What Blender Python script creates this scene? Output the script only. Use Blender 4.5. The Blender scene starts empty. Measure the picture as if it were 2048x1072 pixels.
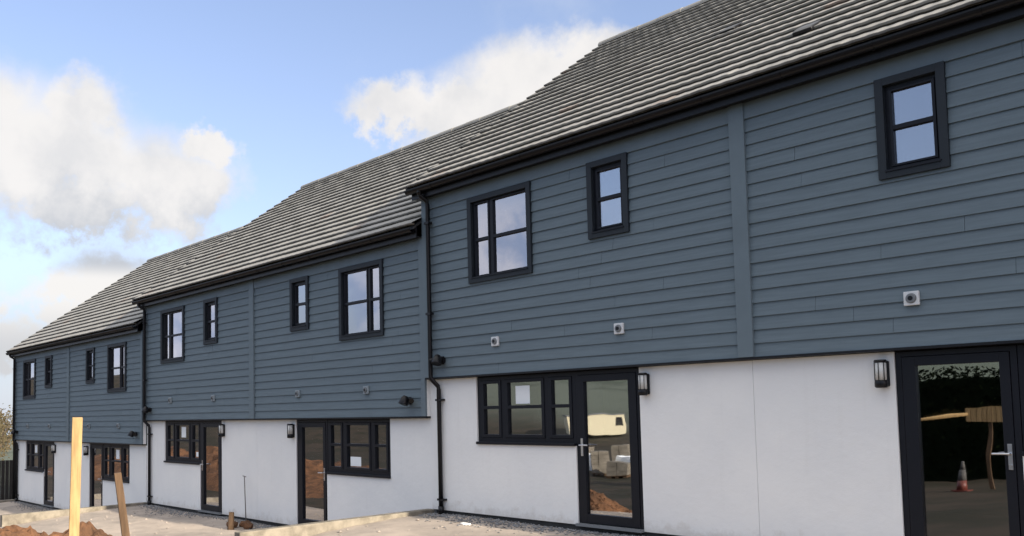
import bpy, bmesh, math, random
from mathutils import Vector, Matrix
random.seed(7)
R = math.radians
scene = bpy.context.scene

# ---------------------------------------------------------------- camera
W, H = 10.489, 2.80                    # width of one block, height of its clad storey
cam_d = bpy.data.cameras.new('camera')
cam = bpy.data.objects.new('camera', cam_d)
scene.collection.objects.link(cam)
cam.location = (10.0901, -8.9288, -0.5476)
cr = Vector((0.63938735, 0.76869627, -0.01702515))
cu = Vector((0.06161425, -0.02915302, 0.99767419))
cf = Vector((-0.7664121, 0.63894925, 0.06600271))
cam.rotation_euler = Matrix((cr, cu, -cf)).transposed().to_euler()
cam_d.sensor_width = 36.0
cam_d.lens = 1748.80 * 36.0 / 2048.0
cam_d.shift_x = (1024 - 799.98) / 2048.0
cam_d.shift_y = (712.31 - 536) / 2048.0
cam_d.clip_end = 3000
scene.camera = cam
scene.render.resolution_x, scene.render.resolution_y = 1024, 536
scene.view_settings.view_transform = 'Standard'
scene.view_settings.look = 'None'
scene.view_settings.gamma = 1.0
scene.view_settings.exposure = 1.72

# ---------------------------------------------------------------- sun
SUN_EL, SUN_AZ = 18.0, 2.4             # elevation; azimuth from +x towards +y
sd = Vector((math.cos(R(SUN_EL)) * math.cos(R(SUN_AZ)), math.cos(R(SUN_EL)) * math.sin(R(SUN_AZ)), math.sin(R(SUN_EL))))
sun_d = bpy.data.lights.new('sun', 'SUN')
sun = bpy.data.objects.new('sun', sun_d)
scene.collection.objects.link(sun)
sun_d.energy = 2.9
sun_d.angle = R(0.5)
sun_d.color = (1.0, 0.89, 0.72)
sun.rotation_euler = sd.to_track_quat('Z', 'Y').to_euler()

# ---------------------------------------------------------------- node helpers
class NT:
    def __init__(s, tree): s.t = tree; s.n = tree.nodes; s.l = tree.links
    def put(s, v, sock):
        if isinstance(v, (int, float)): sock.default_value = v
        elif isinstance(v, (tuple, list)): sock.default_value = tuple(v) + ((1,) if len(v) == 3 and sock.type == 'RGBA' else ())
        else: s.l.new(v, sock)
    def node(s, typ, **kw):
        n = s.n.new(typ)
        for k, v in kw.items(): setattr(n, k, v)
        return n
    def m(s, op, a, b=0.0, c=0.0, clamp=False):
        n = s.n.new('ShaderNodeMath'); n.operation = op; n.use_clamp = clamp
        for i, v in enumerate((a, b, c)):
            if i < len(n.inputs): s.put(v, n.inputs[i])
        return n.outputs[0]
    def ramp(s, v, lo, hi, a=0.0, b=1.0, smooth=True):
        n = s.n.new('ShaderNodeMapRange'); n.clamp = True
        if smooth: n.interpolation_type = 'SMOOTHSTEP'
        for i, x in enumerate((v, lo, hi, a, b)): s.put(x, n.inputs[i])
        return n.outputs[0]
    def noise(s, vec, scale, detail=4, rough=0.55, dist=0.0):
        n = s.n.new('ShaderNodeTexNoise')
        if vec is not None: s.l.new(vec, n.inputs['Vector'])
        n.inputs['Scale'].default_value = scale; n.inputs['Detail'].default_value = detail
        n.inputs['Roughness'].default_value = rough; n.inputs['Distortion'].default_value = dist
        return n.outputs[0]
    def mix(s, f, a, b):
        n = s.n.new('ShaderNodeMix'); n.data_type = 'RGBA'
        s.put(f, n.inputs[0]); s.put(a, n.inputs[6]); s.put(b, n.inputs[7])
        return n.outputs[2]
    def xyz(s, x, y, z):
        n = s.n.new('ShaderNodeCombineXYZ')
        for i, v in enumerate((x, y, z)): s.put(v, n.inputs[i])
        return n.outputs[0]

# ---------------------------------------------------------------- world: sky and clouds by compass direction
world = bpy.data.worlds.new('World'); scene.world = world; world.use_nodes = True
w = NT(world.node_tree)
for n in list(w.n): w.n.remove(n)
sky = w.node('ShaderNodeTexSky', sky_type='NISHITA', sun_disc=False)
sky.sun_elevation = R(SUN_EL); sky.sun_rotation = R(90 - SUN_AZ)
sky.air_density = 1.0; sky.dust_density = 0.6; sky.ozone_density = 1.6
tc = w.node('ShaderNodeTexCoord')
sep = w.node('ShaderNodeSeparateXYZ'); w.l.new(tc.outputs['Generated'], sep.inputs[0])
dx, dy, dz = sep.outputs
az = w.m('MULTIPLY', w.m('ARCTAN2', dx, dy), 180 / math.pi)
el = w.m('MULTIPLY', w.m('ARCSINE', dz), 180 / math.pi)
n1 = w.m('SUBTRACT', w.noise(tc.outputs['Generated'], 9.0, 8, 0.62), 0.5)
n2 = w.m('SUBTRACT', w.noise(tc.outputs['Generated'], 26.0, 8, 0.6), 0.5)
azd = w.m('ADD', az, w.m('MULTIPLY', n1, 9.0)); eld = w.m('ADD', el, w.m('MULTIPLY', n2, 6.0))
# (azimuth, elevation, half width, half height) of each puff
puffs = [(-72.5, 15.6, 8.0, 4.8), (-66.0, 14.6, 6.5, 3.8), (-76, 17.6, 5.0, 4.0), (-70.5, 18.6, 3.4, 2.6), (-63.2, 14.2, 2.8, 3.2), (-80, 15.0, 7.0, 5.0),
         (-41.5, 21.0, 6.0, 3.0), (-46.0, 19.4, 5.0, 2.4), (-37.5, 21.5, 4.5, 2.6), (-50.0, 19.6, 4.5, 2.0), (-45.0, 17.2, 5.0, 1.6),
         (-68.5, 8.4, 4.2, 2.6), (-65.0, 7.4, 3.6, 2.4), (-71.6, 7.6, 3.0, 1.8), (-74.0, 4.6, 5.0, 1.7), (-76.0, 6.8, 2.5, 1.0), (-70.0, 12.8, 6.0, 1.8), (-62.5, 17.2, 2.2, 1.2),
         (-100, 16, 12, 6), (-125, 22, 16, 7), (-135, 9, 12, 6), (-108, 7, 18, 5), (170, 40, 24, 9), (-20, 30, 12, 5), (30, 20, 20, 7), (120, 25, 22, 9), (-128, 42, 12, 6)]
field = None
for (a, e, ra, re) in puffs:
    u = w.m('DIVIDE', w.m('SUBTRACT', azd, a), ra); v = w.m('DIVIDE', w.m('SUBTRACT', eld, e), re)
    q = w.m('SUBTRACT', 1.0, w.m('SQRT', w.m('ADD', w.m('MULTIPLY', u, u), w.m('MULTIPLY', v, v))))
    field = q if field is None else w.m('SMOOTH_MAX', field, q, 0.25)
field = w.m('ADD', field, w.m('MULTIPLY', n2, 0.9))
dens = w.ramp(field, -0.12, 0.55)
haze = w.ramp(el, 30.0, 0.0, 0.13, 0.50, False)
wisp = w.ramp(w.noise(tc.outputs['Generated'], 5.0, 9, 0.6), 0.50, 0.80, 0.0, 0.32)
# cloud light: bright where thick and towards the top of a puff, grey towards the base
n3 = w.noise(tc.outputs['Generated'], 14.0, 6, 0.55)
base1 = w.ramp(w.m('ADD', eld, w.m('MULTIPLY', w.m('SUBTRACT', n3, 0.5), 5.0)), 10.0, 15.0)
lit = w.m('MULTIPLY', base1, w.ramp(n3, 0.30, 0.62, 0.62, 1.0))
low = w.ramp(el, 9.8, 8.6)             # the low clouds have their own pale light
lit = w.m('MAXIMUM', lit, w.m('MULTIPLY', low, w.ramp(el, 4.0, 7.6, 0.25, 1.0)))
front = w.ramp(dy, -0.15, 0.10)           # cloud behind the camera gets added brightness to light the shaded facade
ccol = w.mix(lit, (1.72, 1.78, 1.90), (2.88, 2.78, 2.68))
bcol = w.mix(w.ramp(n3, 0.38, 0.62), (1.8, 2.2, 3.1), (3.6, 3.6, 4.0))
ccol = w.mix(front, bcol, ccol)
skyc = w.node('ShaderNodeMix', data_type='RGBA', blend_type='MULTIPLY'); skyc.inputs[0].default_value = 1.0
w.l.new(sky.outputs[0], skyc.inputs[6]); skyc.inputs[7].default_value = (0.83, 0.72, 0.76, 1)
c = w.mix(haze, skyc.outputs[2], (1.50, 1.84, 2.50))
c = w.mix(w.ramp(el, 11.0, 4.0, 0.0, 0.75), c, (1.70, 1.98, 2.40))      # pale grey-blue air low down
c = w.mix(wisp, c, (2.2, 2.4, 2.75))
c = w.mix(w.m('MULTIPLY', dens, 0.94), c, ccol)
c = w.mix(w.ramp(el, 26.0, 52.0, 0.0, 0.8), c, (5.9, 5.8, 5.6))     # added bright cover overhead, out of view, lifting light on the facade
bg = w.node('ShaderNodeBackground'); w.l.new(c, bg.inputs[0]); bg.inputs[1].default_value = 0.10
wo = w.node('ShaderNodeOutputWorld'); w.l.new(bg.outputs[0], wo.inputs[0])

# ---------------------------------------------------------------- materials
def mat(name, col, rough=0.6, var=0.0, vscale=3.0, bump=0.0, bscale=60.0, col2=None, stretch=None, spec=0.5, metal=0.0):
    m = bpy.data.materials.new(name); m.use_nodes = True
    t = NT(m.node_tree); p = t.n['Principled BSDF']
    p.inputs['Roughness'].default_value = rough; p.inputs['Metallic'].default_value = metal
    p.inputs['Specular IOR Level'].default_value = spec
    tcn = t.node('ShaderNodeTexCoord'); vec = tcn.outputs['Object']
    if stretch:
        mp = t.node('ShaderNodeMapping'); t.l.new(vec, mp.inputs[0]); mp.inputs['Scale'].default_value = stretch; vec = mp.outputs[0]
    if var > 0 or col2:
        n = t.noise(vec, vscale, 8, 0.62)
        f = t.ramp(n, 0.5 - 0.22, 0.5 + 0.22)
        c2 = col2 or tuple(x * (1 - var) for x in col)
        t.l.new(t.mix(f, c2, col), p.inputs['Base Color'])
    else: p.inputs['Base Color'].default_value = (*col, 1)
    if bump > 0:
        b = t.node('ShaderNodeBump'); b.inputs['Strength'].default_value = 0.6; b.inputs['Distance'].default_value = bump
        t.l.new(t.noise(vec, bscale, 6, 0.6), b.inputs['Height']); t.l.new(b.outputs[0], p.inputs['Normal'])
    return m
M = {}
M['clad'] = mat('slate_blue_weatherboard', (0.139, 0.181, 0.209), 0.66, 0.17, 5.0, 0.0020, 45, stretch=(0.35, 1, 6), spec=0.3)
M['clad_trim'] = mat('slate_blue_trim', (0.141, 0.183, 0.211), 0.6, 0.10, 3.0, 0.0006, 60, spec=0.3)
M['casing'] = mat('dark_slate_casing', (0.017, 0.023, 0.030), 0.55, 0.12, 3.0, spec=0.3)
M['frame'] = mat('anthracite_frame', (0.0075, 0.0085, 0.013), 0.42, 0.1, 5.0, spec=0.25)
M['black'] = mat('black_plastic', (0.007, 0.007, 0.009), 0.38, 0.15, 6.0, spec=0.3)
M['render'] = None
M['tile'] = None
M['verge'] = mat('grey_verge_cap', (0.10, 0.10, 0.10), 0.7, 0.2, 4)
M['clad_vent'] = mat('painted_vent', (0.235, 0.275, 0.30), 0.6)
M['plinth'] = mat('dark_plinth', (0.04, 0.04, 0.04), 0.9, 0.3, 8.0)
M['concrete'] = mat('kerb_concrete', (0.27, 0.24, 0.195), 0.9, 0.5, 5.0, 0.004, 45, spec=0.2)
M['apron'] = mat('dusty_concrete', (0.44, 0.37, 0.31), 0.95, 0, 1.3, 0.008, 30, col2=(0.27, 0.235, 0.205), spec=0.15)
M['gravel'] = mat('grey_gravel', (0.27, 0.27, 0.275), 0.95, 0.65, 22.0, 0.01, 60, spec=0.2)
M['soil'] = mat('red_brown_soil', (0.19, 0.095, 0.05), 0.98, 0, 2.6, 0.05, 14, col2=(0.075, 0.045, 0.03), spec=0.1)
M['timber'] = mat('fresh_pine', (0.48, 0.32, 0.15), 0.8, 0.42, 3.0, 0.002, 60, stretch=(8, 8, 0.8), spec=0.2)
M['old_timber'] = mat('weathered_timber', (0.15, 0.095, 0.058), 0.85, 0.5, 3.0, 0.003, 50, stretch=(6, 6, 0.8), spec=0.2)
M['chrome'] = mat('brushed_steel', (0.62, 0.62, 0.63), 0.28, metal=1.0)
M['white_plastic'] = mat('white_plastic', (0.66, 0.67, 0.68), 0.45, 0.06, 8.0)
M['grey_plastic'] = mat('grey_plastic', (0.16, 0.17, 0.18), 0.5)
M['lamp_glass'] = mat('frosted_lamp_glass', (0.55, 0.55, 0.53), 0.25)
M['paper'] = mat('paper', (0.80, 0.83, 0.84), 0.8)
M['plaster'] = mat('inside_plaster', (0.42, 0.41, 0.38), 0.9)
M['floor'] = mat('inside_floor', (0.16, 0.13, 0.10), 0.7)
M['grass'] = mat('rough_grass', (0.055, 0.066, 0.045), 0.95, 0, 0.16, 0.05, 4, col2=(0.034, 0.028, 0.022), spec=0.1)
M['cream'] = mat('cream_panel', (0.66, 0.60, 0.42), 0.6, 0.05, 2.0)
M['orange'] = mat('cone_red', (0.14, 0.035, 0.025), 0.5)
M['cone_grey'] = mat('dirty_cone_sleeve', (0.11, 0.105, 0.10), 0.8, 0.4, 8)
M['white_band'] = mat('cone_band', (0.75, 0.75, 0.75), 0.5)
M['leaf'] = mat('winter_hedge_leaf', (0.085, 0.075, 0.032), 0.8, 0, 1.0, col2=(0.12, 0.085, 0.05))
M['bark'] = mat('bark', (0.09, 0.07, 0.055), 0.9, 0.4, 6)
M['rust'] = mat('grey_rod', (0.20, 0.19, 0.18), 0.6, 0.3, 20)

def tile_mat():
    m = bpy.data.materials.new('concrete_tile'); m.use_nodes = True
    t = NT(m.node_tree); p = t.n['Principled BSDF']
    p.inputs['Roughness'].default_value = 0.82; p.inputs['Specular IOR Level'].default_value = 0.25
    o = t.node('ShaderNodeTexCoord').outputs['Object']
    s = t.node('ShaderNodeSeparateXYZ'); t.l.new(o, s.inputs[0])
    # one tone per tile: cell index along and up the slope
    ix = t.m('FLOOR', t.m('DIVIDE', s.outputs[0], 0.33)); iy = t.m('FLOOR', t.m('DIVIDE', t.m('ADD', s.outputs[1], 0.24), 0.2305))
    wn = t.node('ShaderNodeTexWhiteNoise', noise_dimensions='2D'); t.l.new(t.xyz(ix, iy, 0), wn.inputs['Vector'])
    c = t.mix(wn.outputs[0], (0.236, 0.230, 0.214), (0.292, 0.284, 0.265))
    odd = t.m('GREATER_THAN', wn.outputs[0], 0.992)
    c = t.mix(odd, c, (0.25, 0.212, 0.185))
    g = t.ramp(t.noise(o, 1.3, 8, 0.6), 0.35, 0.7, 0.0, 0.28)
    c = t.mix(g, c, (0.19, 0.18, 0.155))
    t.l.new(c, p.inputs['Base Color'])
    b = t.node('ShaderNodeBump'); b.inputs['Strength'].default_value = 0.5; b.inputs['Distance'].default_value = 0.003
    t.l.new(t.noise(o, 70, 5, 0.6), b.inputs['Height']); t.l.new(b.outputs[0], p.inputs['Normal'])
    return m
M['tile'] = tile_mat()
def render_mat():
    m = bpy.data.materials.new('white_render'); m.use_nodes = True
    t = NT(m.node_tree); p = t.n['Principled BSDF']
    p.inputs['Roughness'].default_value = 0.92; p.inputs['Specular IOR Level'].default_value = 0.1
    o = t.node('ShaderNodeTexCoord').outputs['Object']
    s = t.node('ShaderNodeSeparateXYZ'); t.l.new(o, s.inputs[0])
    big = t.ramp(t.noise(o, 0.9, 7, 0.62), 0.34, 0.66)
    c = t.mix(big, (0.81, 0.805, 0.785), (0.765, 0.765, 0.755))
    # runs below the trim and thin mud splashed up from the ground, both with their own uneven outline
    run = t.noise(t.xyz(t.m('MULTIPLY', s.outputs[0], 9.0), 0.0, t.m('MULTIPLY', s.outputs[2], 0.5)), 1.0, 5, 0.6)
    c = t.mix(t.m('MULTIPLY', t.ramp(run, 0.56, 0.78), 0.09), c, (0.50, 0.49, 0.45))
    edge = t.m('ADD', s.outputs[2], t.m('MULTIPLY', t.noise(o, 6.0, 6, 0.7), 0.55))
    c = t.mix(t.ramp(edge, -1.58, -1.76, 0.0, 0.34), c, (0.42, 0.36, 0.29))
    t.l.new(c, p.inputs['Base Color'])
    b = t.node('ShaderNodeBump'); b.inputs['Strength'].default_value = 0.7; b.inputs['Distance'].default_value = 0.004
    h = t.m('ADD', t.noise(o, 150, 3, 0.6), t.m('MULTIPLY', t.noise(o, 7.0, 5, 0.6), 2.2))
    t.l.new(h, b.inputs['Height']); t.l.new(b.outputs[0], p.inputs['Normal'])
    return m
M['render'] = render_mat()

def ground_mat():
    m = bpy.data.materials.new('rough_ground_and_fields'); m.use_nodes = True
    t = NT(m.node_tree); p = t.n['Principled BSDF']; p.inputs['Roughness'].default_value = 0.95; p.inputs['Specular IOR Level'].default_value = 0.1
    o = t.node('ShaderNodeTexCoord').outputs['Object']
    s = t.node('ShaderNodeSeparateXYZ'); t.l.new(o, s.inputs[0])
    near = t.mix(t.ramp(t.noise(o, 0.35, 8, 0.65), 0.4, 0.6), (0.058, 0.046, 0.034), (0.034, 0.032, 0.022))
    mp = t.node('ShaderNodeMapping'); t.l.new(o, mp.inputs[0]); mp.inputs['Scale'].default_value = (0.010, 0.028, 0.02); mp.inputs['Rotation'].default_value = (0, 0, 0.3)
    v = t.node('ShaderNodeTexVoronoi'); t.l.new(mp.outputs[0], v.inputs['Vector']); v.inputs['Scale'].default_value = 1.0
    sv = t.node('ShaderNodeSeparateColor'); t.l.new(v.outputs['Color'], sv.inputs[0])
    far = t.mix(sv.outputs[0], (0.105, 0.125, 0.095), (0.150, 0.160, 0.135))
    far = t.mix(t.ramp(t.noise(o, 0.05, 6, 0.7), 0.52, 0.62, 0, 0.5), far, (0.05, 0.06, 0.045))
    west = t.m('MINIMUM', t.ramp(s.outputs[0], -30, -42), t.ramp(s.outputs[1], -6, 2))
    f = t.m('MAXIMUM', t.ramp(s.outputs[1], -70, -105), t.m('MULTIPLY', west, 0.8))
    t.l.new(t.mix(f, near, far), p.inputs['Base Color'])
    return m
M['ground'] = ground_mat()

def glass_mat():
    m = bpy.data.materials.new('coated_glass'); m.use_nodes = True
    t = NT(m.node_tree)
    for n in list(t.n): t.n.remove(n)
    o = t.node('ShaderNodeTexCoord').outputs['Object']
    b = t.node('ShaderNodeBump'); b.inputs['Strength'].default_value = 0.3; b.inputs['Distance'].default_value = 0.0032
    t.l.new(t.noise(o, 2.2, 1, 0.5), b.inputs['Height'])
    gl = t.node('ShaderNodeBsdfGlossy'); gl.inputs['Roughness'].default_value = 0.012; gl.inputs['Color'].default_value = (0.93, 0.94, 1.0, 1)
    t.l.new(b.outputs[0], gl.inputs['Normal'])
    tr = t.node('ShaderNodeBsdfTransparent'); tr.inputs['Color'].default_value = (0.55, 0.58, 0.56, 1)
    fr = t.node('ShaderNodeFresnel'); fr.inputs['IOR'].default_value = 1.5
    fac = t.m('ADD', t.m('MULTIPLY', fr.outputs[0], 1.4), 0.34, clamp=True)
    mx = t.node('ShaderNodeMixShader'); t.l.new(fac, mx.inputs[0]); t.l.new(tr.outputs[0], mx.inputs[1]); t.l.new(gl.outputs[0], mx.inputs[2])
    out = t.node('ShaderNodeOutputMaterial'); t.l.new(mx.outputs[0], out.inputs[0])
    return m
M['glass'] = glass_mat()

# ---------------------------------------------------------------- object helpers
def tag(o, label=None, cat=None, group=None, kind=None):
    if label: o['label'] = label
    if cat: o['category'] = cat
    if group: o['group'] = group
    if kind: o['kind'] = kind
    return o
def empty(name, loc):
    o = bpy.data.objects.new(name, None); o.empty_display_size = 0.2
    scene.collection.objects.link(o); o.location = loc; return o
class MB:
    """collects shapes, then links them as ONE mesh object"""
    def __init__(s): s.b = bmesh.new()
    def box(s, x0, x1, y0, y1, z0, z1):
        v = [s.b.verts.new(p) for p in ((x0, y0, z0), (x1, y0, z0), (x1, y1, z0), (x0, y1, z0), (x0, y0, z1), (x1, y0, z1), (x1, y1, z1), (x0, y1, z1))]
        for f in ((0, 3, 2, 1), (4, 5, 6, 7), (0, 1, 5, 4), (1, 2, 6, 5), (2, 3, 7, 6), (3, 0, 4, 7)): s.b.faces.new([v[i] for i in f])
        return v
    def prism(s, pts, x0, x1):
        """closed outline in (y, z), extruded along x"""
        a = [s.b.verts.new((x0, y, z)) for y, z in pts]; c = [s.b.verts.new((x1, y, z)) for y, z in pts]
        n = len(pts)
        for i in range(n): s.b.faces.new((a[i], a[(i + 1) % n], c[(i + 1) % n], c[i]))
        s.b.faces.new(a[::-1]); s.b.faces.new(c)
    def tube(s, pts, r, n=12, caps=True):
        rings = []; pts = [Vector(p) for p in pts]
        rr = r if isinstance(r, (list, tuple)) else [r] * len(pts)
        for i, p in enumerate(pts):
            d = (pts[min(i + 1, len(pts) - 1)] - pts[max(i - 1, 0)]).normalized()
            ref = Vector((0, 0, 1)) if abs(d.z) < 0.9 else Vector((1, 0, 0))
            u = d.cross(ref).normalized(); v = d.cross(u)
            rings.append([s.b.verts.new(p + (u * math.cos(2 * math.pi * k / n) + v * math.sin(2 * math.pi * k / n)) * rr[i]) for k in range(n)])
        for a, c in zip(rings, rings[1:]):
            for k in range(n): s.b.faces.new((a[k], a[(k + 1) % n], c[(k + 1) % n], c[k])).smooth = True
        if caps: s.b.faces.new(rings[0][::-1]); s.b.faces.new(rings[-1])
    def plate(s, x0, x1, z0, z1, y0, y1, holes):
        """a board in the facade plane with rectangular holes (x0,x1,z0,z1)"""
        xs = sorted({x0, x1, *[min(max(h[i], x0), x1) for h in holes for i in (0, 1)]})
        for a, c in zip(xs, xs[1:]):
            if c - a < 1e-6: continue
            cuts = sorted([(max(h[2], z0), min(h[3], z1)) for h in holes if h[0] < (a + c) / 2 < h[1] and h[3] > z0 and h[2] < z1])
            z = z0
            for lo, hi in cuts:
                if lo > z + 1e-6: s.box(a, c, y0, y1, z, lo)
                z = max(z, hi)
            if z < z1 - 1e-6: s.box(a, c, y0, y1, z, z1)
    def build(s, name, material, parent=None, bevel=0.0, clean=False):
        if clean: bmesh.ops.remove_doubles(s.b, verts=s.b.verts, dist=1e-5)
        bmesh.ops.recalc_face_normals(s.b, faces=s.b.faces)
        me = bpy.data.meshes.new(name); s.b.to_mesh(me); s.b.free()
        o = bpy.data.objects.new(name, me); scene.collection.objects.link(o)
        me.materials.append(material)
        if parent: o.parent = parent
        if bevel:
            md = o.modifiers.new('bevel', 'BEVEL'); md.width = bevel; md.segments = 2; md.limit_method = 'ANGLE'
        return o
def copy_tree(o, parent=None):
    c = o.copy(); scene.collection.objects.link(c); c.parent = parent
    for ch in sorted(o.children, key=lambda q: q.name): copy_tree(ch, c)
    return c

# ---------------------------------------------------------------- dimensions of one block (local: x along, z=0 at the foot of the boards)
BASE = -2.005; GY = 0.08; GT = -0.032
XL = (1.0114, 2.2335, 1.3306, 2.5896); XS = (3.1952, 3.8066, 1.6233, 2.607)
mir = lambda r: (W - r[1], W - r[0], r[2], r[3])
UP = [(XL, 'L', False), (XS, 'S', False), (mir(XS), 'S', True), (mir(XL), 'L', True)]
GW0, GD0, GD1, GZB = 1.0056, 2.8082, 3.8019, -1.000
G_OPEN = [(GW0, GD0, GZB, GT), (GD0, GD1, BASE, GT), mir((GW0, GD0, GZB, GT)), mir((GD0, GD1, BASE, GT))]
RY, RZ, EY, EZ = 4.827, 6.549, -0.226, 2.9425
DEPTH = 2 * RY
CAS = 0.075

def facade(block):
    # render, ground floor, two panels with a fine joint between the houses
    m = MB()
    for x0, x1 in ((0.0, W / 2 + 0.012 - 0.002), (W / 2 + 0.012 + 0.002, W)):
        m.plate(x0, x1, BASE, GT, GY, GY + 0.10, G_OPEN)
    m.box(-0.0, 0.10, GY + 0.10, DEPTH, BASE, H); m.box(W - 0.10, W, GY + 0.10, DEPTH, BASE, H)
    m.box(0.10, W - 0.10, DEPTH - 0.1, DEPTH, BASE, H)
    m.box(W - 0.02, W + 0.004, 0.004, GY - 0.001, 0.0, 0.66)        # rendered end of the overhang at the step
    wall = m.build('wall', M['render'], block)
    m = MB(); m.box(0.06, W - 0.06, GY + 0.03, DEPTH - 0.05, BASE - 0.5, BASE)
    m.build('plinth', M['plinth'], block)
    # backing behind the boards with the window openings
    m = MB()
    op = [(r[0] + 0.05, r[1] - 0.05, r[2] + 0.05, r[3] - 0.05) for r, _, _ in UP]
    m.plate(0.02, W - 0.02, 0.0, H, 0.014, 0.14, op)
    m.build('sheathing', M['casing'], block)
    # weatherboards, cut round the windows
    m = MB(); n = 18; fr_h = 0.20; ex = (H - fr_h) / n
    holes = [(r[0] + 0.03, r[1] - 0.03, r[2] + 0.03, r[3] - 0.03) for r, _, _ in UP]
    xs_joint = random.Random(3)
    for i in range(n):
        z0 = i * ex; z1 = z0 + ex
        for (bx0, bx1) in ((0.140, W / 2 - 0.088), (W / 2 + 0.088, W - 0.10)):
            joint = xs_joint.uniform(bx0 + 0.4, bx1 - 0.4); wob = {0: xs_joint.uniform(-0.0012, 0.0012), 1: xs_joint.uniform(-0.0012, 0.0012)}
            cutx = sorted({bx0, bx1, *[min(max(h[k], bx0), bx1) for h in holes for k in (0, 1) if h[3] > z0 and h[2] < z1], joint})
            for a, c2 in zip(cutx, cutx[1:]):
                if c2 - a < 1e-4: continue
                segs = [(z0, z1)]
                for h in holes:
                    if h[0] < (a + c2) / 2 < h[1]:
                        new = []
                        for lo, hi in segs:
                            if h[3] <= lo or h[2] >= hi: new.append((lo, hi)); continue
                            if h[2] > lo: new.append((lo, h[2]))
                            if h[3] < hi: new.append((h[3], hi))
                        segs = new
                for lo, hi in segs:
                    y_at = lambda z: -0.0115 + 0.017 * (z - z0) / ex     # the foot of a board stands proud
                    q = wob[int(a >= joint - 1e-6)]
                    m.prism([(y_at(lo) + q, lo), (y_at(hi) + q, hi), (0.0135, hi), (0.0135, lo)], a, c2 - (0.0030 if abs(c2 - joint) < 1e-6 else 0.0))
    m.build('weatherboards', M['clad'], block)
    m = MB(); m.box(0.140, W - 0.10, -0.018, 0.0135, H - fr_h + 0.001, H); m.build('frieze_board', M['clad_trim'], block)
    m = MB(); m.box(W / 2 - 0.088, W / 2 + 0.088, -0.036, 0.0135, 0, H - 0.002); m.build('party_board', M['clad_trim'], block, 0.002)
    m = MB(); m.box(0.0, 0.140, -0.036, 0.0135, 0, H - 0.002); m.box(-0.0, 0.02, 0.0135, 0.14, 0, H - 0.002); m.build('corner_board', M['clad_trim'], block, 0.002)
    m = MB(); m.box(W - 0.10, W, -0.036, 0.0035, 0, H - 0.002); m.build('corner_board', M['clad_trim'], block, 0.002)
    m = MB(); m.box(0.0, W, -0.024, GY - 0.001, -0.026, -0.001); m.box(0.0, W, GY - 0.012, GY + 0.05, -0.031, -0.027)
    m.build('drip_trim', M['black'], block)

def upper_window(block, r, kind, flip):
    x0, x1, z0, z1 = r
    ox0, ox1, oz0, oz1 = x0 + CAS, x1 - CAS, z0 + CAS, z1 - CAS
    fx = (lambda a, b: (x0 + x1 - b, x0 + x1 - a)) if flip else (lambda a, b: (a, b))
    zm = (z0 + z1) / 2 + 0.0
    if kind == 'L': cols = [fx(x0 + 0.122, x0 + 0.375), fx(x0 + 0.480, x1 - 0.118)]; mz = 0.108
    else: cols = [(x0 + 0.135, x1 - 0.130)]; mz = 0.138
    panes = [(a, b, lo, hi) for a, b in cols for lo, hi in ((z0 + mz, zm - 0.022), (zm + 0.022, z1 - mz))]
    m = MB()
    sash = [(a - 0.030, b + 0.030, z0 + mz - 0.025, z1 - mz + 0.025) for a, b in cols]
    m.plate(ox0 - 0.03, ox1 + 0.03, oz0 - 0.03, oz1 + 0.03, 0.018, 0.10, sash)      # fixed frame
    for (a, b, lo, hi), (c0, c1) in zip(sash, cols):
        m.plate(a + 0.003, b - 0.003, lo + 0.003, hi - 0.003, 0.008, 0.095, [(c0, c1, p[2], p[3]) for p in panes if p[0] == c0])
    win = m.build('window', M['frame'], block, 0.002)
    m = MB(); m.plate(x0, x1, z0, z1, -0.040, 0.034, [(ox0, ox1, oz0, oz1)]); m.build('casing', M['casing'], win, 0.002)
    m = MB(); m.box(ox0 - 0.01, ox1 + 0.01, -0.052, 0.007, oz0 - 0.012, oz0 + 0.006); m.build('sill', M['frame'], win)
    for a, b, lo, hi in panes:
        m = MB(); m.box(a - 0.004, b + 0.004, 0.040, 0.048, lo - 0.004, hi + 0.004); m.build('window_pane', M['glass'], win)
    return win

def ground_window(block, flip):
    F = (lambda a, b: (W - b, W - a)) if flip else (lambda a, b: (a, b))
    cols = [F(1.135, 1.43), F(1.605, 2.225), F(2.405, 2.70)]
    rows = ((-0.86, -0.50), (-0.455, -0.135))
    panes = [(a, b, lo, hi) for a, b in cols for lo, hi in rows]
    m = MB(); X0, X1 = F(GW0 + 0.002, GD0 - 0.002)
    sash = [(a - 0.05, b + 0.05, -0.905, -0.09) for a, b in cols]
    m.plate(X0, X1, GZB + 0.002, GT - 0.004, 0.105, 0.175, sash)
    for (a, b, lo, hi), (c0, c1) in zip(sash, cols):
        m.plate(a + 0.003, b - 0.003, lo + 0.003, hi - 0.003, 0.095, 0.168, [(c0, c1, l, h) for l, h in rows])
    win = m.build('window', M['frame'], block, 0.002)
    m = MB(); m.box(X0 - 0.0, X1, 0.045, 0.104, GZB - 0.002, GZB + 0.035); m.build('sill', M['frame'], win, 0.003)
    for a, b, lo, hi in panes:
        m = MB(); m.box(a - 0.004, b + 0.004, 0.134, 0.142, lo - 0.004, hi + 0.004); m.build('window_pane', M['glass'], win)
    return win

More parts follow.
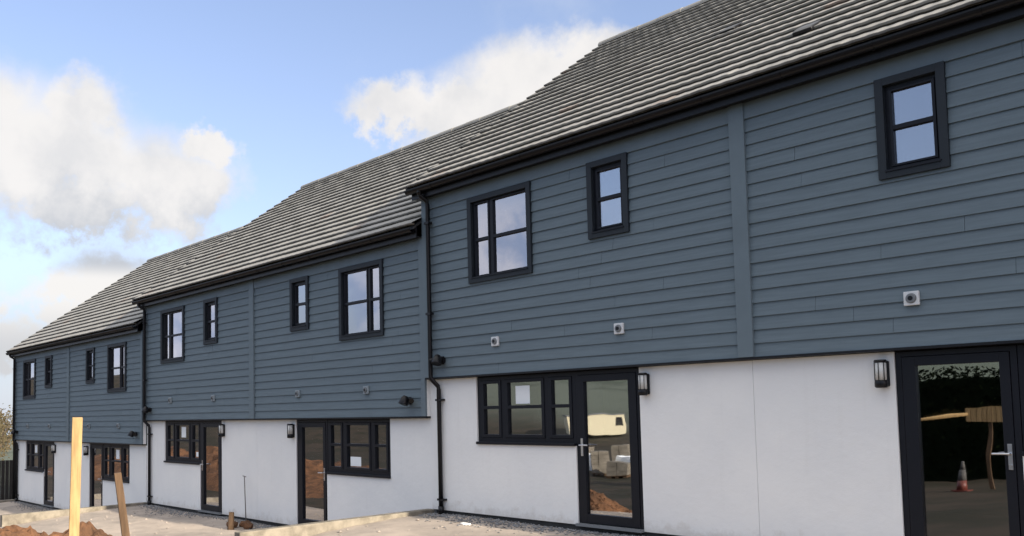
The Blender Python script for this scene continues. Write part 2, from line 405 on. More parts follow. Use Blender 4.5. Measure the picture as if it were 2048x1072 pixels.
def door(block, flip):
    F = (lambda a, b: (W - b, W - a)) if flip else (lambda a, b: (a, b))
    fx0, fx1 = F(GD0 + 0.002, GD1 - 0.002); lx0, lx1 = F(2.862, 3.745); gx0, gx1 = F(2.945, 3.625)
    gz0, gz1 = -1.86, -0.175
    m = MB(); m.plate(fx0, fx1, BASE, GT - 0.004, 0.10, 0.172, [(lx0, lx1, BASE + 0.03, -0.085)])
    fr = m.build('door_frame', M['frame'], block, 0.002)
    m = MB(); m.plate(lx0 + 0.004, lx1 - 0.004, BASE + 0.034, -0.089, 0.092, 0.160, [(gx0, gx1, gz0, gz1)])
    d = m.build('door', M['frame'], block, 0.002)
    m = MB(); m.box(gx0 - 0.004, gx1 + 0.004, 0.128, 0.140, gz0 - 0.004, gz1 + 0.004); m.build('door_glass', M['glass'], d)
    m = MB(); hx = sum(F(2.900, 2.900)) / 2; sgn = -1 if flip else 1
    m.box(hx - 0.017, hx + 0.017, 0.082, 0.0915, -1.125, -0.90)
    m.tube([(hx, 0.083, -0.985), (hx, 0.035, -0.985)], 0.010)
    m.tube([(hx - sgn * 0.01, 0.036, -0.985), (hx + sgn * 0.06, 0.034, -0.985), (hx + sgn * 0.125, 0.036, -0.987)], 0.0095)
    m.tube([(hx, 0.083, -1.085), (hx, 0.072, -1.085)], 0.011)
    m.build('handle', M['chrome'], d, 0.001)
    m = MB(); m.box(fx0, fx1, 0.02, 0.099, BASE - 0.01, BASE + 0.022); m.build('threshold', M['grey_plastic'], fr)

def wall_lamp(block, x):
    m = MB(); z0, z1 = -0.375, -0.105; y = GY
    m.box(x - 0.058, x + 0.058, y - 0.030, y - 0.0005, z0 + 0.01, z1 - 0.01)
    l = m.build('wall_lamp', M['black'], block, 0.014)
    m = MB(); m.tube([(x, y - 0.070, z0 + 0.075), (x, y - 0.070, z1 - 0.03)], 0.050, 24); m.build('lamp_glass', M['lamp_glass'], l)
    for a, c in ((z0, z0 + 0.075), (z1 - 0.0305, z1)):
        m = MB(); m.tube([(x, y - 0.070, a), (x, y - 0.070, a + 0.012), (x, y - 0.070, c - 0.012), (x, y - 0.070, c)], [0.046, 0.058, 0.058, 0.050], 24)
        m.build('lamp_cap', M['black'], l)
    m = MB()
    for q in (-0.9, 0.0, 0.9):
        cx, cy = x + 0.055 * math.sin(q), y - 0.070 - 0.055 * math.cos(q)
        m.tube([(cx, cy, z0 + 0.07), (cx, cy, z1 - 0.025)], 0.004, 6)
    m.build('lamp_bars', M['black'], l)

def floodlight(block, x, s):
    m = MB(); z = 0.245
    m.box(x - 0.05, x + 0.05, -0.052, -0.0365, z - 0.06, z + 0.06)
    m.tube([(x, -0.045, z), (x, -0.12, z + 0.005)], 0.018)
    m.tube([(x - 0.01 * s, -0.115, z + 0.075), (x, -0.130, z + 0.03), (x + 0.01 * s, -0.165, z - 0.055)], [0.040, 0.066, 0.078], 20)
    m.tube([(x - s * 0.01, -0.09, z + 0.01), (x - s * 0.12, -0.10, z + 0.02), (x - s * 0.155, -0.13, z - 0.005)], [0.022, 0.028, 0.042], 14)
    m.box(x - 0.02, x + 0.045, -0.037, -0.008, z - 0.04, z + 0.04)
    m.build('floodlight', M['black'], block, 0.002)

def vent(block, x):
    z = 0.452; m = MB(); s = 0.066
    m.box(x - s, x + s, -0.040, -0.006, z - s, z + s); v = m.build('extract_vent', M['white_plastic'], block, 0.006)
    m = MB(); m.tube([(x, -0.0405, z), (x, -0.058, z)], [0.048, 0.040], 24); m.build('vent_cowl', M['grey_plastic'], v)
    m = MB(); m.tube([(x, -0.0585, z), (x, -0.062, z)], 0.022, 16); m.build('vent_hole', M['black'], v)

def tile_slope():
    """one slope of rolled interlocking tiles: courses that lap, rolls across"""
    bm = bmesh.new()
    x0, x1 = -0.10, W + 0.02
    n = 21; per = 0.165; seg = 8
    L = math.hypot(RY - EY, RZ - EZ); uy, uz = (RY - EY) / L, (RZ - EZ) / L; ny, nz = -uz, uy
    prof = [0, 0, 0, 0.35, 0.9, 1.0, 0.9, 0.35]
    cols = int((x1 - x0) / per * seg); rnd = random.Random(5)
    th = 0.047
    for c in range(n):
        s0, s1 = c / n * L, (c + 1) / n * L + 0.03
        rows = []
        tile_j = {}
        for (s, lift) in ((s0 + 0.034, -0.004), (s0 + 0.034, th - 0.023), (s0, th - 0.023), (s0, th), (s0 + 0.006, th + 0.003), (s1, 0.002)):
            row = []
            for k in range(cols + 1):
                x = x0 + k * per / seg
                t = k // (seg * 2)
                if t not in tile_j: tile_j[t] = (rnd.uniform(-0.004, 0.004), rnd.uniform(-0.002, 0.003))
                j, l2 = tile_j[t]
                h = lift + l2 + 0.0032 * prof[k % seg]
                row.append(bm.verts.new((x, EY + uy * (s + j) + ny * h, EZ + uz * (s + j) + nz * h)))
            rows.append(row)
        for ri, (a, b) in enumerate(zip(rows, rows[1:])):
            for k in range(cols):
                f = bm.faces.new((a[k], a[k + 1], b[k + 1], b[k])); f.smooth = False
    me = bpy.data.meshes.new('roof'); bm.to_mesh(me); bm.free(); me.materials.append(M['tile'])
    return me

def roof(block, me):
    r = bpy.data.objects.new('roof', me); scene.collection.objects.link(r); r.parent = block
    b = bpy.data.objects.new('roof', me); scene.collection.objects.link(b); b.parent = block
    b.location = (W - 0.08, 2 * RY, 0); b.rotation_euler = (0, 0, math.pi)
    m = MB()
    n = int((W + 0.12) / 0.45)
    for i in range(n + 1):
        a = -0.10 + i * 0.45; e = min(a + 0.462, W + 0.02); k = 0.006 * (i % 2)
        pts = [(RY + (0.125 + k) * math.cos(t), RZ - 0.03 + (0.115 + k) * math.sin(t)) for t in [math.pi * q / 10 for q in range(11)]]
        m.prism(pts, a, e)
    m.build('ridge', M['tile'], r)
    # underlay under the tiles, and gable triangles
    m = MB()
    for s in (1, -1):
        Y = lambda y: y if s == 1 else 2 * RY - y
        pts = [(Y(EY + 0.03), EZ - 0.012), (Y(RY), RZ - 0.014), (Y(RY), RZ - 0.06), (Y(EY + 0.03), EZ - 0.05)]
        m.prism(pts, -0.06, W - 0.01)
    m.build('roof_deck', M['plinth'], r)
    for ga in (0.0, W - 0.08):
        m = MB(); m.prism([(0.15, H), (RY, RZ - 0.22), (DEPTH - 0.15, H)], ga, ga + 0.08); m.build('gable', M['clad_trim'], block)
    # dry verge caps stepping up both ends of the front slope
    L = math.hypot(RY - EY, RZ - EZ); uy, uz = (RY - EY) / L, (RZ - EZ) / L; ny, nz = -uz, uy
    for xa, xb in ((-0.135, -0.02),):
        m = MB(); n = 21
        for i in range(n):
            s0, s1 = i / n * L - 0.01, (i + 1) / n * L + 0.02
            q = [(s0, -0.10), (s0, 0.050), (s1, 0.020), (s1, -0.10)]
            m.prism([(EY + uy * s + ny * h, EZ + uz * s + nz * h) for s, h in q], xa, xa + 0.03)
        m.build('verge_cap', M['verge'], r)
    for px, c in ():
        pass
def roof_vent(r, px, c):
        L = math.hypot(RY - EY, RZ - EZ); uy, uz = (RY - EY) / L, (RZ - EZ) / L; ny, nz = -uz, uy
        s = c * 0.2872; m = MB()
        q = [(s - 0.02, 0.03), (s - 0.02, 0.072), (s + 0.05, 0.078), (s + 0.27, 0.05), (s + 0.27, 0.03)]
        m.prism([(EY + uy * a + ny * h, EZ + uz * a + nz * h) for a, h in q], px - 0.11, px + 0.11)
        m.build('roof_vent', M['black'], r, 0.01)

def rainwater(block):
    # fascia and soffit
    m = MB(); m.box(-0.09, W - 0.01, -0.150, -0.128, H - 0.035, EZ + 0.005); m.build('fascia', M['black'], block, 0.002)
    m = MB(); m.box(-0.085, W - 0.01, -0.1275, -0.001, H - 0.020, H - 0.008); m.box(-0.085, W - 0.01, -0.001, 0.12, H - 0.001, H + 0.012); m.build('soffit', M['black'], block)
    # half-round gutter with a rolled lip and brackets
    m = MB(); cy, cz, r = -0.213, EZ - 0.032, 0.060
    ang = [math.pi + math.pi * q / 12 for q in range(13)]
    outer = [(cy + r * math.cos(t), cz + r * math.sin(t) * 1.15) for t in ang]
    inner = [(cy + (r - 0.005) * math.cos(t), cz + (r - 0.005) * math.sin(t) * 1.15) for t in ang][::-1]
    m.prism(outer + inner, -0.115, W - 0.03)
    m.prism([(cy + (r + 0.001) * math.cos(t), cz + (r + 0.001) * math.sin(t) * 1.15) for t in ang], -0.122, -0.1155)
    g = m.build('gutter', M['black'], block)
    x = 0.45
    while x < W - 0.2:
        m = MB()
        pts = [(cy + (r + 0.005) * math.cos(t), cz + (r + 0.005) * math.sin(t) * 1.15) for t in ang]
        inn = [(cy + (r + 0.0006) * math.cos(t), cz + (r + 0.0006) * math.sin(t) * 1.15) for t in ang][::-1]
        m.prism(pts + inn, x, x + 0.025); x += 0.9
        m.build('gutter_bracket', M['black'], g)
    m = MB()
    px = 0.195; r = 0.034
    m.tube([(px - 0.03, cy, cz - 0.02), (px - 0.03, cy, cz - 0.115)], [0.045, 0.036], 16)
    m.tube([(px - 0.03, cy, cz - 0.09), (px - 0.03, cy + 0.01, cz - 0.13), (px, -0.095, cz - 0.20), (px, -0.080, cz - 0.25), (px, -0.080, 0.02), (px, -0.078, -0.02),
            (px + 0.055, 0.018, -0.14), (px + 0.055, 0.030, -0.19), (px + 0.055, 0.030, BASE + 0.02)], r, 16)
    for z in (2.35, 0.95): m.box(px - 0.05, px + 0.05, -0.117, -0.0365, z, z + 0.035)
    for z in (-0.36, -1.86): m.box(px + 0.055 - 0.055, px + 0.055 + 0.085, 0.0, GY - 0.001, z, z + 0.03)
    m.tube([(px + 0.055, 0.030, BASE + 0.06), (px + 0.055, 0.030, BASE - 0.05)], 0.044, 16)
    m.build('downpipe', M['black'], block)

def interior(block):
    m = MB()
    m.box(0.12, W - 0.12, 0.20, DEPTH - 0.12, BASE - 0.001, BASE + 0.02)
    m.box(0.12, W - 0.12, 0.20, DEPTH - 0.12, -0.02, 0.02)
    m.build('inner_floor', M['floor'], block)
    m = MB()
    for z0, z1 in ((BASE + 0.021, -0.021), (0.021, H)):
        m.box(W / 2 - 0.1, W / 2 + 0.1, 0.20, DEPTH - 0.12, z0, z1)
        m.box(0.12, W / 2 - 0.1, 4.2, 4.3, z0, z1); m.box(W / 2 + 0.1, W - 0.12, 4.2, 4.3, z0, z1)
        m.box(2.82, 2.9, 1.6, 4.2, z0, z1); m.box(W - 2.9, W - 2.82, 1.6, 4.2, z0, z1)
    m.box(0.12, W - 0.12, 0.20, DEPTH - 0.12, H + 0.0135, H + 0.03)
    m.build('inner_wall', M['plaster'], block)
    # kitchen units seen dimly through the ground-floor windows
    for x0, x1 in ((0.15, 2.6), (W - 2.6, W - 0.15)):
        m = MB(); m.box(x0, x1, 3.55, 4.19, BASE + 0.03, BASE + 0.93)
        u = m.build('kitchen_unit', M['cream'], block, 0.004)

def notice(win, x, z, w_, h_):
    m = MB(); m.box(x - w_ / 2, x + w_ / 2, 0.1315, 0.1335, z - h_ / 2, z + h_ / 2); m.build('paper_notice', M['paper'], win)

# the prototype block
proto = empty('terraced_block', (0, 0, 0))
facade(proto)
for r_, k_, f_ in UP: upper_window(proto, r_, k_, f_)
gwL = ground_window(proto, False); gwR = ground_window(proto, True)
door(proto, False); door(proto, True)
for x in (3.90, W - 3.90): wall_lamp(proto, x)
floodlight(proto, 0.41, 1); floodlight(proto, W - 0.37, -1)
for x in (1.51, 3.61, W - 3.61 + 0.03, W - 1.50): vent(proto, x)
roof_me = tile_slope(); roof(proto, roof_me)
rainwater(proto); interior(proto)
G3 = 'stepped terraced blocks with slate blue boards over white render'
blocks = [proto, copy_tree(proto), copy_tree(proto)]
OFF = [(0, 0, 0), (-W, 0.0068, -0.5893), (-2 * W, -0.0161, -1.1785)]
LAB = ['nearest and highest terraced block, with the biggest windows, filling the right of the photo',
       'middle terraced block stepped down between the nearest block and the farthest one',
       'farthest and lowest terraced block, its end by the brown trees, behind the pale post']
for b_, o_, l_ in zip(blocks, OFF, LAB):
    b_.location = o_; tag(b_, l_, 'house', G3)
def child(block, kind, pred=None):
    return [c for c in block.children if c.name.split('.')[0] == kind and (pred is None or pred(c))]
dull = {}
for b_ in blocks[1:]:                  # the extract vents of the two lower blocks are painted to match the boards
    for v_ in child(b_, 'extract_vent'):
        if v_.data.name not in dull:
            dull[v_.data.name] = v_.data.copy(); dull[v_.data.name].materials[0] = M['clad_vent']
        v_.data = dull[v_.data.name]
def gwin(block, left):
    out = []
    for c in child(block, 'window'):
        xs = [v.co.x for v in c.data.vertices]; zs = [v.co.z for v in c.data.vertices]
        if max(zs) < 0 and ((sum(xs) / len(xs)) < W / 2) == left: out.append(c)
    return out[0]
for px_, c_ in ((4.08, 9.6), (5.70, 3.95)): roof_vent(child(blocks[0], 'roof')[0], px_, c_)
notice(gwin(blocks[0], True), 1.86, -0.31, 0.26, 0.25)
notice(gwin(blocks[1], True), 1.90, -0.29, 0.22, 0.24); notice(gwin(blocks[1], True), 2.60, -0.78, 0.16, 0.10)
notice(gwin(blocks[1], False), W - 2.02, -0.76, 0.30, 0.16)
m = MB(); m.tube([(-0.13, 0.06, BASE), (-0.13, 0.06, 2.75)], 0.055, 16); m.box(-0.08, -0.001, 0.0, 0.12, 0.0, 2.75)
m.build('soil_pipe', M['black'], blocks[2])
notice(gwin(blocks[2], True), 1.90, -0.29, 0.22, 0.24); notice(gwin(blocks[2], False), W - 1.90, -0.30, 0.22, 0.24)

# ---------------------------------------------------------------- ground
def hterr(x, y):
    z = -2.42 - 0.070 * max(0.0, min(22.0, 8 - x)) - 0.014 * max(0.0, -14 - x)
    z = max(z, -6.2)
    if x > 8: z = -2.42 + 0.0 * x
    d = math.hypot(x - 10, y + 9)
    if y < -25 and d > 90: z += (d - 90) * 0.135 * min(1, (-25 - y) / 40)
    z = min(z, 10.5)        # the far side of the valley
    z += 0.05 * math.sin(x * 0.9 + y * 0.5) * math.cos(y * 0.7 - x * 0.3)
    return z
bm = bmesh.new()
def axis(c): return sorted({round(c + s * (1.18 ** k - 1) * 2.2, 3) for k in range(0, 31) for s in (1, -1)})
xs, ys = axis(0), axis(-5)
vs = [[bm.verts.new((x, y, hterr(x, y))) for y in ys] for x in xs]
for i in range(len(xs) - 1):
    for j in range(len(ys) - 1):
        bm.faces.new((vs[i][j], vs[i + 1][j], vs[i + 1][j + 1], vs[i][j + 1])).smooth = True
me = bpy.data.meshes.new('ground'); bm.to_mesh(me); bm.free(); me.materials.append(M['ground'])
g = bpy.data.objects.new('ground', me); scene.collection.objects.link(g); tag(g, kind='structure')

rg = random.Random(11)
for i, (ox, oy, oz) in enumerate(OFF):
    zt = BASE + oz - 0.045
    # paved apron, falling away from the house
    bm = bmesh.new(); nx, ny = 90, 30
    grid = [[None] * (ny + 1) for _ in range(nx + 1)]
    for a in range(nx + 1):
        for b in range(ny + 1):
            x = ox + 0.0 + (W - 0.02) * a / nx; t = b / ny; y = 0.10 - 3.55 * t
            z = zt - 0.02 - 0.04 * t - 0.19 * t * t + rg.uniform(-0.006, 0.006) * (1 if 0 < t < 1 else 0) + 0.012 * math.sin(x * 1.7 + t * 5)
            grid[a][b] = bm.verts.new((x, y, z))
    for a in range(nx):
        for b in range(ny): bm.faces.new((grid[a][b], grid[a][b + 1], grid[a + 1][b + 1], grid[a + 1][b])).smooth = True
    for a in range(nx):
        p, q = grid[a][ny], grid[a + 1][ny]
        p2 = bm.verts.new((p.co.x, p.co.y, p.co.z - 0.9)); q2 = bm.verts.new((q.co.x, q.co.y, q.co.z - 0.9)); bm.faces.new((p, p2, q2, q))
    me = bpy.data.meshes.new('path'); bm.to_mesh(me); bm.free(); me.materials.append(M['apron'])
    o = bpy.data.objects.new('path', me); scene.collection.objects.link(o); tag(o, kind='structure')
    # gravel margin along the wall
    m = MB(); bmx = m.b
    for k in range(2600):
        x = ox + rg.uniform(0.05, W - 0.2); y = 0.09 - abs(rg.gauss(0, 0.20)) * (1 + 0.5 * math.sin(x * 1.3)); t = (0.10 - y) / 3.55
        z = zt - 0.02 - 0.04 * t - 0.19 * t * t + 0.012 * math.sin(x * 1.7 + t * 5) + 0.004; s = rg.uniform(0.009, 0.024)
        vv = [bmx.verts.new((x + s * a + rg.uniform(-.004, .004), y + s * b, z + s * c)) for a, b, c in ((1, .2, 0), (-.3, 1, 0), (-.8, -.7, 0), (.5, -.9, .1), (.1, .1, .75), (-.2, 0, -.4))]
        for f in ((0, 1, 4), (1, 2, 4), (2, 3, 4), (3, 0, 4), (1, 0, 5), (2, 1, 5), (3, 2, 5), (0, 3, 5)): bmx.faces.new([vv[q] for q in f])
    gv = m.build('gravel', M['gravel']); tag(gv, ['loose grey gravel along the foot of the nearest block', 'loose grey gravel along the foot of the middle block', 'loose grey gravel along the foot of the farthest block'][i], 'gravel', kind='stuff')
    # low concrete edging wall where the path steps down to the next block
    m = MB(); kx0, kx1 = ox - 0.10, ox + 0.05
    pts = [(0.075, zt - 1.0), (0.075, zt + 0.045), (-3.28, zt + 0.020), (-3.28, zt - 1.0)]
    m.prism([(y + oy, z) for y, z in pts], kx0, kx1)
    k = m.build('retaining_wall', M['concrete'], None, 0.012)
    tag(k, ['pale concrete edging wall at the foot of the downpipe between the nearest and middle blocks', 'pale concrete edging wall at the step between the middle and farthest blocks',
            'concrete edging wall at the far end of the farthest block'][i], 'low wall', 'concrete edging walls at the steps')

# soil heap in the left foreground
bm = bmesh.new(); n = 150; hx, hy = -1.4, -4.75
from mathutils import noise as mn
def heap(x, y):
    u = (x - hx) * 0.80 + (y - hy) * 0.60; v = -(x - hx) * 0.60 + (y - hy) * 0.80
    z = 0.63 * math.exp(-((u / 2.3) ** 2 + (v / 1.3) ** 2)) + 0.37 * math.exp(-(((x + 2.4) / 1.8) ** 2 + ((y + 5.2) / 1.1) ** 2))
    k = mn.fractal(Vector((x * 1.6, y * 1.6, 3.1)), 0.75, 2.1, 8)
    return z, k
vs = []
for i in range(n + 1):
    row = []
    for j in range(n + 1):
        x = hx - 4.6 + 8.6 * i / n; y = hy - 3.6 + 4.9 * j / n
        z, k = heap(x, y); e = min(1, min(i, n - i, j, n - j) / 16)
        row.append(bm.verts.new((x, min(y, -3.47 + 0.0 * x), -3.05 + 0.02 * (x + 5) + (z + 0.20 * k * (0.4 + z)) * e - 0.25 * (1 - e))))
    vs.append(row)
for i in range(n):
    for j in range(n): bm.faces.new((vs[i][j], vs[i + 1][j], vs[i + 1][j + 1], vs[i][j + 1]))
me = bpy.data.meshes.new('soil_heap'); bm.to_mesh(me); bm.free(); me.materials.append(M['soil'])
o = bpy.data.objects.new('soil_heap', me); scene.collection.objects.link(o)
tag(o, 'red brown heap of dug soil round the foot of the pale post', 'soil heap', kind='stuff')

# posts
def post(name, base, top, w_, material, label, cat, taper=1.0, chips=True):
    m = MB(); base = Vector(base); top = Vector(top); d = (top - base).normalized()
    xa = Vector((0.95, -0.30, 0)); xa = (xa - d * xa.dot(d)).normalized(); ya = d.cross(xa)
    rings = []; N = 8
    for k in range(N + 1):
        t = k / N; p = base.lerp(top, t); s = w_ / 2 * (1 + (taper - 1) * t)
        j = [random.uniform(-0.002, 0.002) for _ in range(4)]
        rings.append([m.b.verts.new(p + xa * s * a + ya * s * b + xa * q) for (a, b), q in zip(((1, 1), (-1, 1), (-1, -1), (1, -1)), j)])
    for a, c2 in zip(rings, rings[1:]):
        for q in range(4): m.b.faces.new((a[q], a[(q + 1) % 4], c2[(q + 1) % 4], c2[q]))
    m.b.faces.new(rings[0]); m.b.faces.new(rings[-1][::-1])
    o = m.build(name, material, None, 0.004); tag(o, label, cat); return o
post('timber_post', (1.82, -6.06, -3.6), (2.036, -6.069, -0.529), 0.088, M['timber'], 'tall pale yellow fresh sawn timber post standing in the soil', 'post')
post('timber_stake', (1.69, -5.20, -3.6), (1.652, -5.536, -1.078), 0.090, M['old_timber'], 'short weathered brown wooden stake leaning right of the pale post', 'stake', 0.75)
m = MB(); m.tube([(-5.42, -0.06, -2.72), (-5.50, -0.05, -1.74)], 0.011, 8); m.tube([(-5.56, -0.05, -1.735), (-5.44, -0.05, -1.75)], 0.010, 8)
o = m.build('metal_rod', M['rust']); tag(o, 'thin grey metal rod with short crossbar leaning on the white middle block', 'rod')
m = MB(); m.tube([(-4.95, -0.66, -2.75), (-4.93, -0.67, -2.60), (-4.92, -0.66, -2.36)], [0.075, 0.062, 0.05], 9)
o = m.build('wood_stump', M['old_timber']); tag(o, 'short wooden stump beside the metal rod at the white wall', 'stump')
rb = random.Random(4)
for q, (x, y) in enumerate(((-5.18, -0.50), (-4.72, -0.42), (-5.05, -0.30))):
    m = MB(); bmesh.ops.create_icosphere(m.b, subdivisions=2, radius=0.1)
    for v in m.b.verts: v.co = Vector((v.co.x * 1.5, v.co.y, v.co.z * 0.75)) * rb.uniform(0.75, 1.2)
    o = m.build('rubble_lump', M['soil'])
    o.location = (x, y, -2.63); tag(o, ['dark lump of rubble left of the wood stump', 'dark lump of rubble right of the wood stump', 'dark lump of rubble against the wall behind the wood stump'][q], 'rubble', 'rubble lumps round the stump')
m = MB(); bmesh.ops.create_icosphere(m.b, subdivisions=2, radius=0.075)
for v in m.b.verts: v.co = Vector((v.co.x * 1.1, v.co.y * 0.7, v.co.z * 0.35)) * rb.uniform(0.6, 1.25)
o = m.build('stone', M['render']); o.location = (1.32, -0.50, -2.075); tag(o, 'flat white chunk of render lying on the gravel by the downpipe', 'stone')

# ---------------------------------------------------------------- far left: fence, hedge trees
def panel_fence(pts, label):
    root = empty('panel_fence', (pts[0][0], pts[0][1], pts[0][2])); tag(root, label, 'fence')
    b0 = Vector(pts[0])
    m = MB(); m2 = []
    for a, c2 in zip(pts, pts[1:]):
        a, c2 = Vector(a), Vector(c2); d = (c2 - a); n = max(1, int(d.length / 0.14)); u = d.normalized(); nrm = Vector((-u.y, u.x, 0))
        for i in range(n):
            p = a + d * (i + 0.5) / n - b0
            q = [p + u * 0.066 + nrm * 0.012, p - u * 0.066 + nrm * 0.012, p - u * 0.066 - nrm * 0.012, p + u * 0.066 - nrm * 0.012]
            lo = [m.b.verts.new(v) for v in q]; hi = [m.b.verts.new(v + Vector((0, 0, 2.05))) for v in q]
            for k in range(4): m.b.faces.new((lo[k], lo[(k + 1) % 4], hi[(k + 1) % 4], hi[k]))
            m.b.faces.new(hi)
    m.build('fence_boards', M['old_dark'], root)
    for p in pts:
        p = Vector(p) - b0; m = MB(); m.box(p.x - 0.05, p.x + 0.05, p.y - 0.07, p.y + 0.03, p.z, p.z + 2.12); m.build('fence_post', M['old_dark'], root)
M['old_dark'] = mat('dark_stained_boards', (0.035, 0.028, 0.024), 0.85, 0.4, 6, stretch=(6, 6, 1))
panel_fence([(-24.6, 5.0, -4.10), (-25.0, 2.6, -4.10), (-25.4, 0.2, -4.10), (-25.8, -2.2, -4.10)], 'dark stained close board fence beyond the far end of the terrace')

def tree(x, y, z, h, seed, label):
    rt = random.Random(seed); root = empty('tree', (x, y, z)); tag(root, label, 'tree', 'winter trees beyond the dark fence')
    m = MB(); m.tube([(0, 0, -0.3), (0.1, 0, h * 0.3), (0, 0.1, h * 0.62)], [h * 0.035, h * 0.026, h * 0.008], 8)
    tips = []
    for k in range(11):
        a = rt.uniform(0, 6.28); b = h * rt.uniform(0.16, 0.5); e = Vector((math.cos(a) * h * rt.uniform(.2, .36), math.sin(a) * h * rt.uniform(.2, .36), b + h * rt.uniform(.15, .4)))
        m.tube([(0.05, 0.05, b), e * 0.55 + Vector((0, 0, b * 0.45)), e], [h * 0.012, h * 0.008, h * 0.002], 6); tips.append(e)
    m.build('trunk', M['bark'], root)
    m = MB()
    for e in tips + [Vector((0, 0, h * 0.7))] * 2:
        for q in range(150):
            p = e + Vector((rt.gauss(0, 1), rt.gauss(0, 1), rt.gauss(0, 0.75))) * h * 0.10
            s = h * rt.uniform(0.010, 0.024); d1 = Vector((rt.gauss(0, 1), rt.gauss(0, 1), rt.gauss(0, 1))).normalized(); d2 = d1.orthogonal().normalized()
            m.b.faces.new([m.b.verts.new(p + v) for v in (d1 * s, d2 * s * .6, -d1 * s, -d2 * s * .6)])
    m.build('crown', M['leaf'], root)
TL = ['brown winter tree just left of the far gable, nearest behind the dark fence', 'taller brown tree at the very left edge of the photo', 'low bushy tree farther off on the hillside left of the gable', 'olive brown hillside tree behind the others at the left edge']
for q, (x, y, z, h) in enumerate(((-50.0, 6.9, -4.5, 4.6), (-56, 6.6, -4.6, 5.6), (-47, 5.4, -4.5, 3.2), (-64, 10.5, -4.7, 5.8))): tree(x, y, z, h, 20 + q, TL[q])

# ---------------------------------------------------------------- the building site behind the camera, seen mirrored in the ground-floor glass
bm = bmesh.new(); vs = []
for i in range(61):
    row = []
    for j in range(25):
        x = -62 + 44 * i / 60; y = -21 + 10 * j / 24; e = math.sin(math.pi * i / 60) ** 0.5 * math.sin(math.pi * j / 24)
        row.append(bm.verts.new((x, y, hterr(x, y) - 0.3 + e * (1.9 + 0.9 * mn.fractal(Vector((x * 0.25, y * 0.4, 0)), 0.9, 2.1, 5)))))
    vs.append(row)
for i in range(60):
    for j in range(24): bm.faces.new((vs[i][j], vs[i + 1][j], vs[i + 1][j + 1], vs[i][j + 1]))
me = bpy.data.meshes.new('soil_bank'); bm.to_mesh(me); bm.free(); me.materials.append(M['soil'])
o = bpy.data.objects.new('soil_bank', me); scene.collection.objects.link(o)
tag(o, 'long bank of dug soil beside the site, mirrored in the ground floor windows', 'soil bank', kind='stuff')
m = MB()
for k in range(900):
    i = rg.choice((0, 0, 1, 1, 1, 2)); ox, oy, oz = OFF[i]; x = ox + rg.uniform(0.2, W - 0.3); y = rg.uniform(-3.2, -0.2); t = (0.10 - y) / 3.55
    z = BASE + oz - 0.045 - 0.02 - 0.04 * t - 0.19 * t * t + 0.012 * math.sin(x * 1.7 + t * 5); s = rg.choice((0.008, 0.012, 0.012, 0.02, 0.035)) * rg.uniform(.7, 1.2)
    vv = [m.b.verts.new((x + s * a * 1.3, y + s * b, z + s * c)) for a, b, c in ((1, .2, 0), (-.3, 1, 0), (-.8, -.7, 0), (.5, -.9, .1), (.1, .1, .65), (-.2, 0, -.4))]
    for f in ((0, 1, 4), (1, 2, 4), (2, 3, 4), (3, 0, 4), (1, 0, 5), (2, 1, 5), (3, 2, 5), (0, 3, 5)): m.b.faces.new([vv[q] for q in f])
tag(m.build('debris', M['apron']), 'scattered chips and clods on the dusty paths in front of the houses', 'debris', kind='stuff')
cab = empty('site_cabin', (-57.5, -78.0, hterr(-57.5, -78.0))); tag(cab, 'cream flat roofed site cabin beyond the soil bank, mirrored in the near door glass', 'cabin'); cab.rotation_euler[2] = R(-48)
m = MB(); m.box(-3.4, 3.4, -1.5, 1.5, 0.3, 2.6); m.build('cabin_body', M['cream'], cab, 0.03)
m = MB(); m.box(-3.5, 3.5, -1.6, 1.6, 2.601, 2.72); m.build('roof', M['grey_plastic'], cab)
m = MB(); m.box(3.401, 3.44, -0.5, 0.5, 0.35, 2.3); m.build('door', M['black'], cab)
m = MB(); m.box(2.3, 3.1, 1.501, 1.53, 1.2, 2.2); m.build('window', M['black'], cab)
for q, (x, y) in enumerate(((-19.6, -29.5), (-25.0, -38.8), (-17.6, -28.6), (-27.6, -38.2))):
    z = hterr(x, y); t = empty('block_stack', (x, y, z)); t.rotation_euler[2] = R(-40 + 13 * q)
    tag(t, ['pale stack of concrete blocks on a pallet, mirrored left in the near door', 'stack of concrete blocks on the farthest pallet behind the camera', 'lowest stack of concrete blocks behind the camera', 'stack of concrete blocks nearest the soil bank'][q], 'block stack', 'pallets of concrete blocks on the site behind the camera')
    m = MB()
    for k in range(3): m.box(-0.5 + k * 0.4, -0.3 + k * 0.4, -0.5, 0.5, 0.02, 0.12)
    m.box(-0.55, 0.55, -0.55, 0.55, 0.121, 0.15); m.build('pallet', M['old_timber'], t)
    m = MB()
    for a_ in range(5 if q != 2 else 3):
        for b_ in range(2):
            j = random.uniform(-.015, .015); m.box(-0.5 + b_ * 0.51 + j, -0.01 + b_ * 0.51 + j, -0.5, 0.5, 0.152 + a_ * 0.225, 0.37 + a_ * 0.225)
    m.build('concrete_blocks', M['concrete'], t)
for q, (x, y) in enumerate(((-18.4, -30.6), (-22.6, -33.0))):
    z = hterr(x, y); m = MB(); bmesh.ops.create_cube(m.b, size=1.0); bmesh.ops.subdivide_edges(m.b, edges=m.b.edges, cuts=5, use_grid_fill=True)
    for v in m.b.verts:
        r2 = 1 + 0.16 * (1 - 4 * v.co.z * v.co.z) ; v.co = Vector((v.co.x * r2, v.co.y * r2, v.co.z * (1 + 0.1 * math.sin(7 * v.co.x)))) + mn.noise_vector(v.co * 5) * 0.03
    o = m.build('bulk_bag', M['paper']); o.location = (x, y, z + 0.48); tag(o, ['white bulk bag of sand beside the concrete blocks', 'white bulk bag standing alone far behind the camera'][q], 'bulk bag', 'white bulk bags on the site')
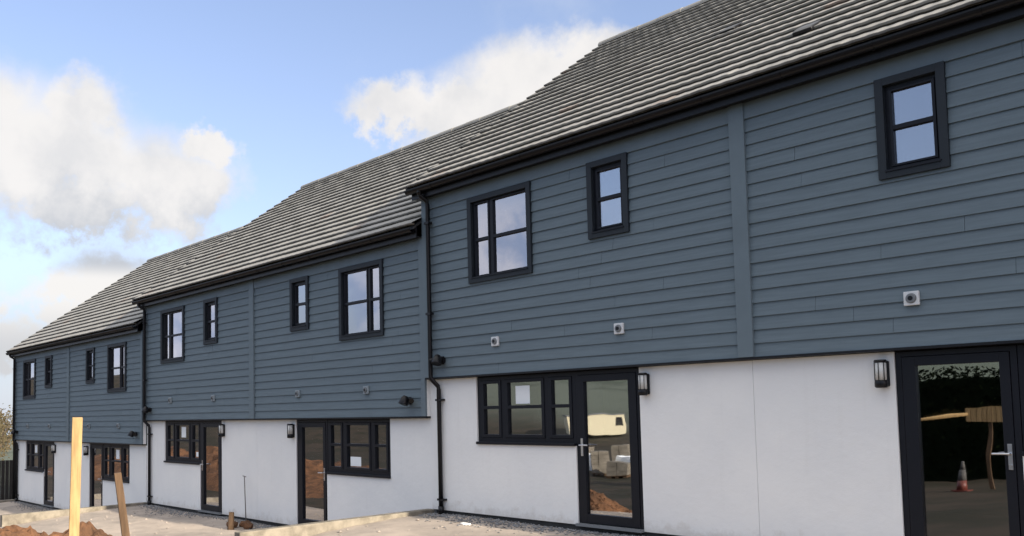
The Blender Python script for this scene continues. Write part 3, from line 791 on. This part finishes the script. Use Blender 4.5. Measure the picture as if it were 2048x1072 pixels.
hd = empty('hedge', (2.0, -24.0, hterr(2, -24))); tag(hd, 'dark evergreen hedge behind the camera, mirrored in the right hand door', 'hedge')
m = MB(); rh = random.Random(8)
for k in range(24000):
    p = Vector((rh.uniform(-5.5, 7.5), rh.uniform(-0.8, 0.8), rh.uniform(0.0, 3.35) + 0.25 * math.sin(rh.random() * 6)))
    s1 = rh.uniform(0.05, 0.11); d1 = Vector((rh.gauss(0, 1), rh.gauss(0, 1), rh.gauss(0, 1))).normalized(); d2 = d1.orthogonal().normalized()
    m.b.faces.new([m.b.verts.new(p + v) for v in (d1 * s1, d2 * s1 * .6, -d1 * s1, -d2 * s1 * .6)])
M['dark_leaf'] = mat('dark_hedge_leaf', (0.008, 0.012, 0.006), 1.0, spec=0.0)
m.build('hedge_leaves', M['dark_leaf'], hd)
m = MB(); m.box(-5.3, 7.3, -0.55, 0.55, -0.3, 3.15); m.build('hedge_core', M['dark_leaf'], hd)
cone = empty('traffic_cone', (1.45, -17.8, hterr(1.45, -17.8))); tag(cone, 'dirty grey and red traffic cone on the rough ground behind the camera', 'traffic cone')
m = MB(); m.box(-.22, .22, -.22, .22, 0.03, 0.07); m.tube([(0, 0, .07), (0, 0, .35)], [.16, .115], 20); m.build('cone_base', M['orange'], cone)
m = MB(); m.tube([(0, 0, .351), (0, 0, .62)], [.114, .07], 20); m.build('cone_sleeve', M['cone_grey'], cone)
m = MB(); m.tube([(0, 0, .621), (0, 0, .85)], [.069, .03], 20); m.build('cone_tip', M['cone_grey'], cone)
fen = empty('timber_fence', (0, -18.6, hterr(0, -18.6))); tag(fen, 'new timber rail fence behind the camera, mirrored in the nearest door', 'fence')
m = MB()
for k in range(9): m.box(1.35 + k * 0.125, 1.46 + k * 0.125, -0.02, 0.02, 1.95, 2.32)
m.build('fence_boards', M['timber'], fen)
m = MB(); m.tube([(-1.6, 0, 1.75), (1.4, 0.0, 2.15)], 0.05, 6); m.build('fence_rail', M['timber'], fen)
for x in (-1.5, 0.1, 1.9): m = MB(); m.box(x - .05, x + .05, -.07, -.021, -.2, 2.3); m.build('fence_post', M['old_timber'], fen)
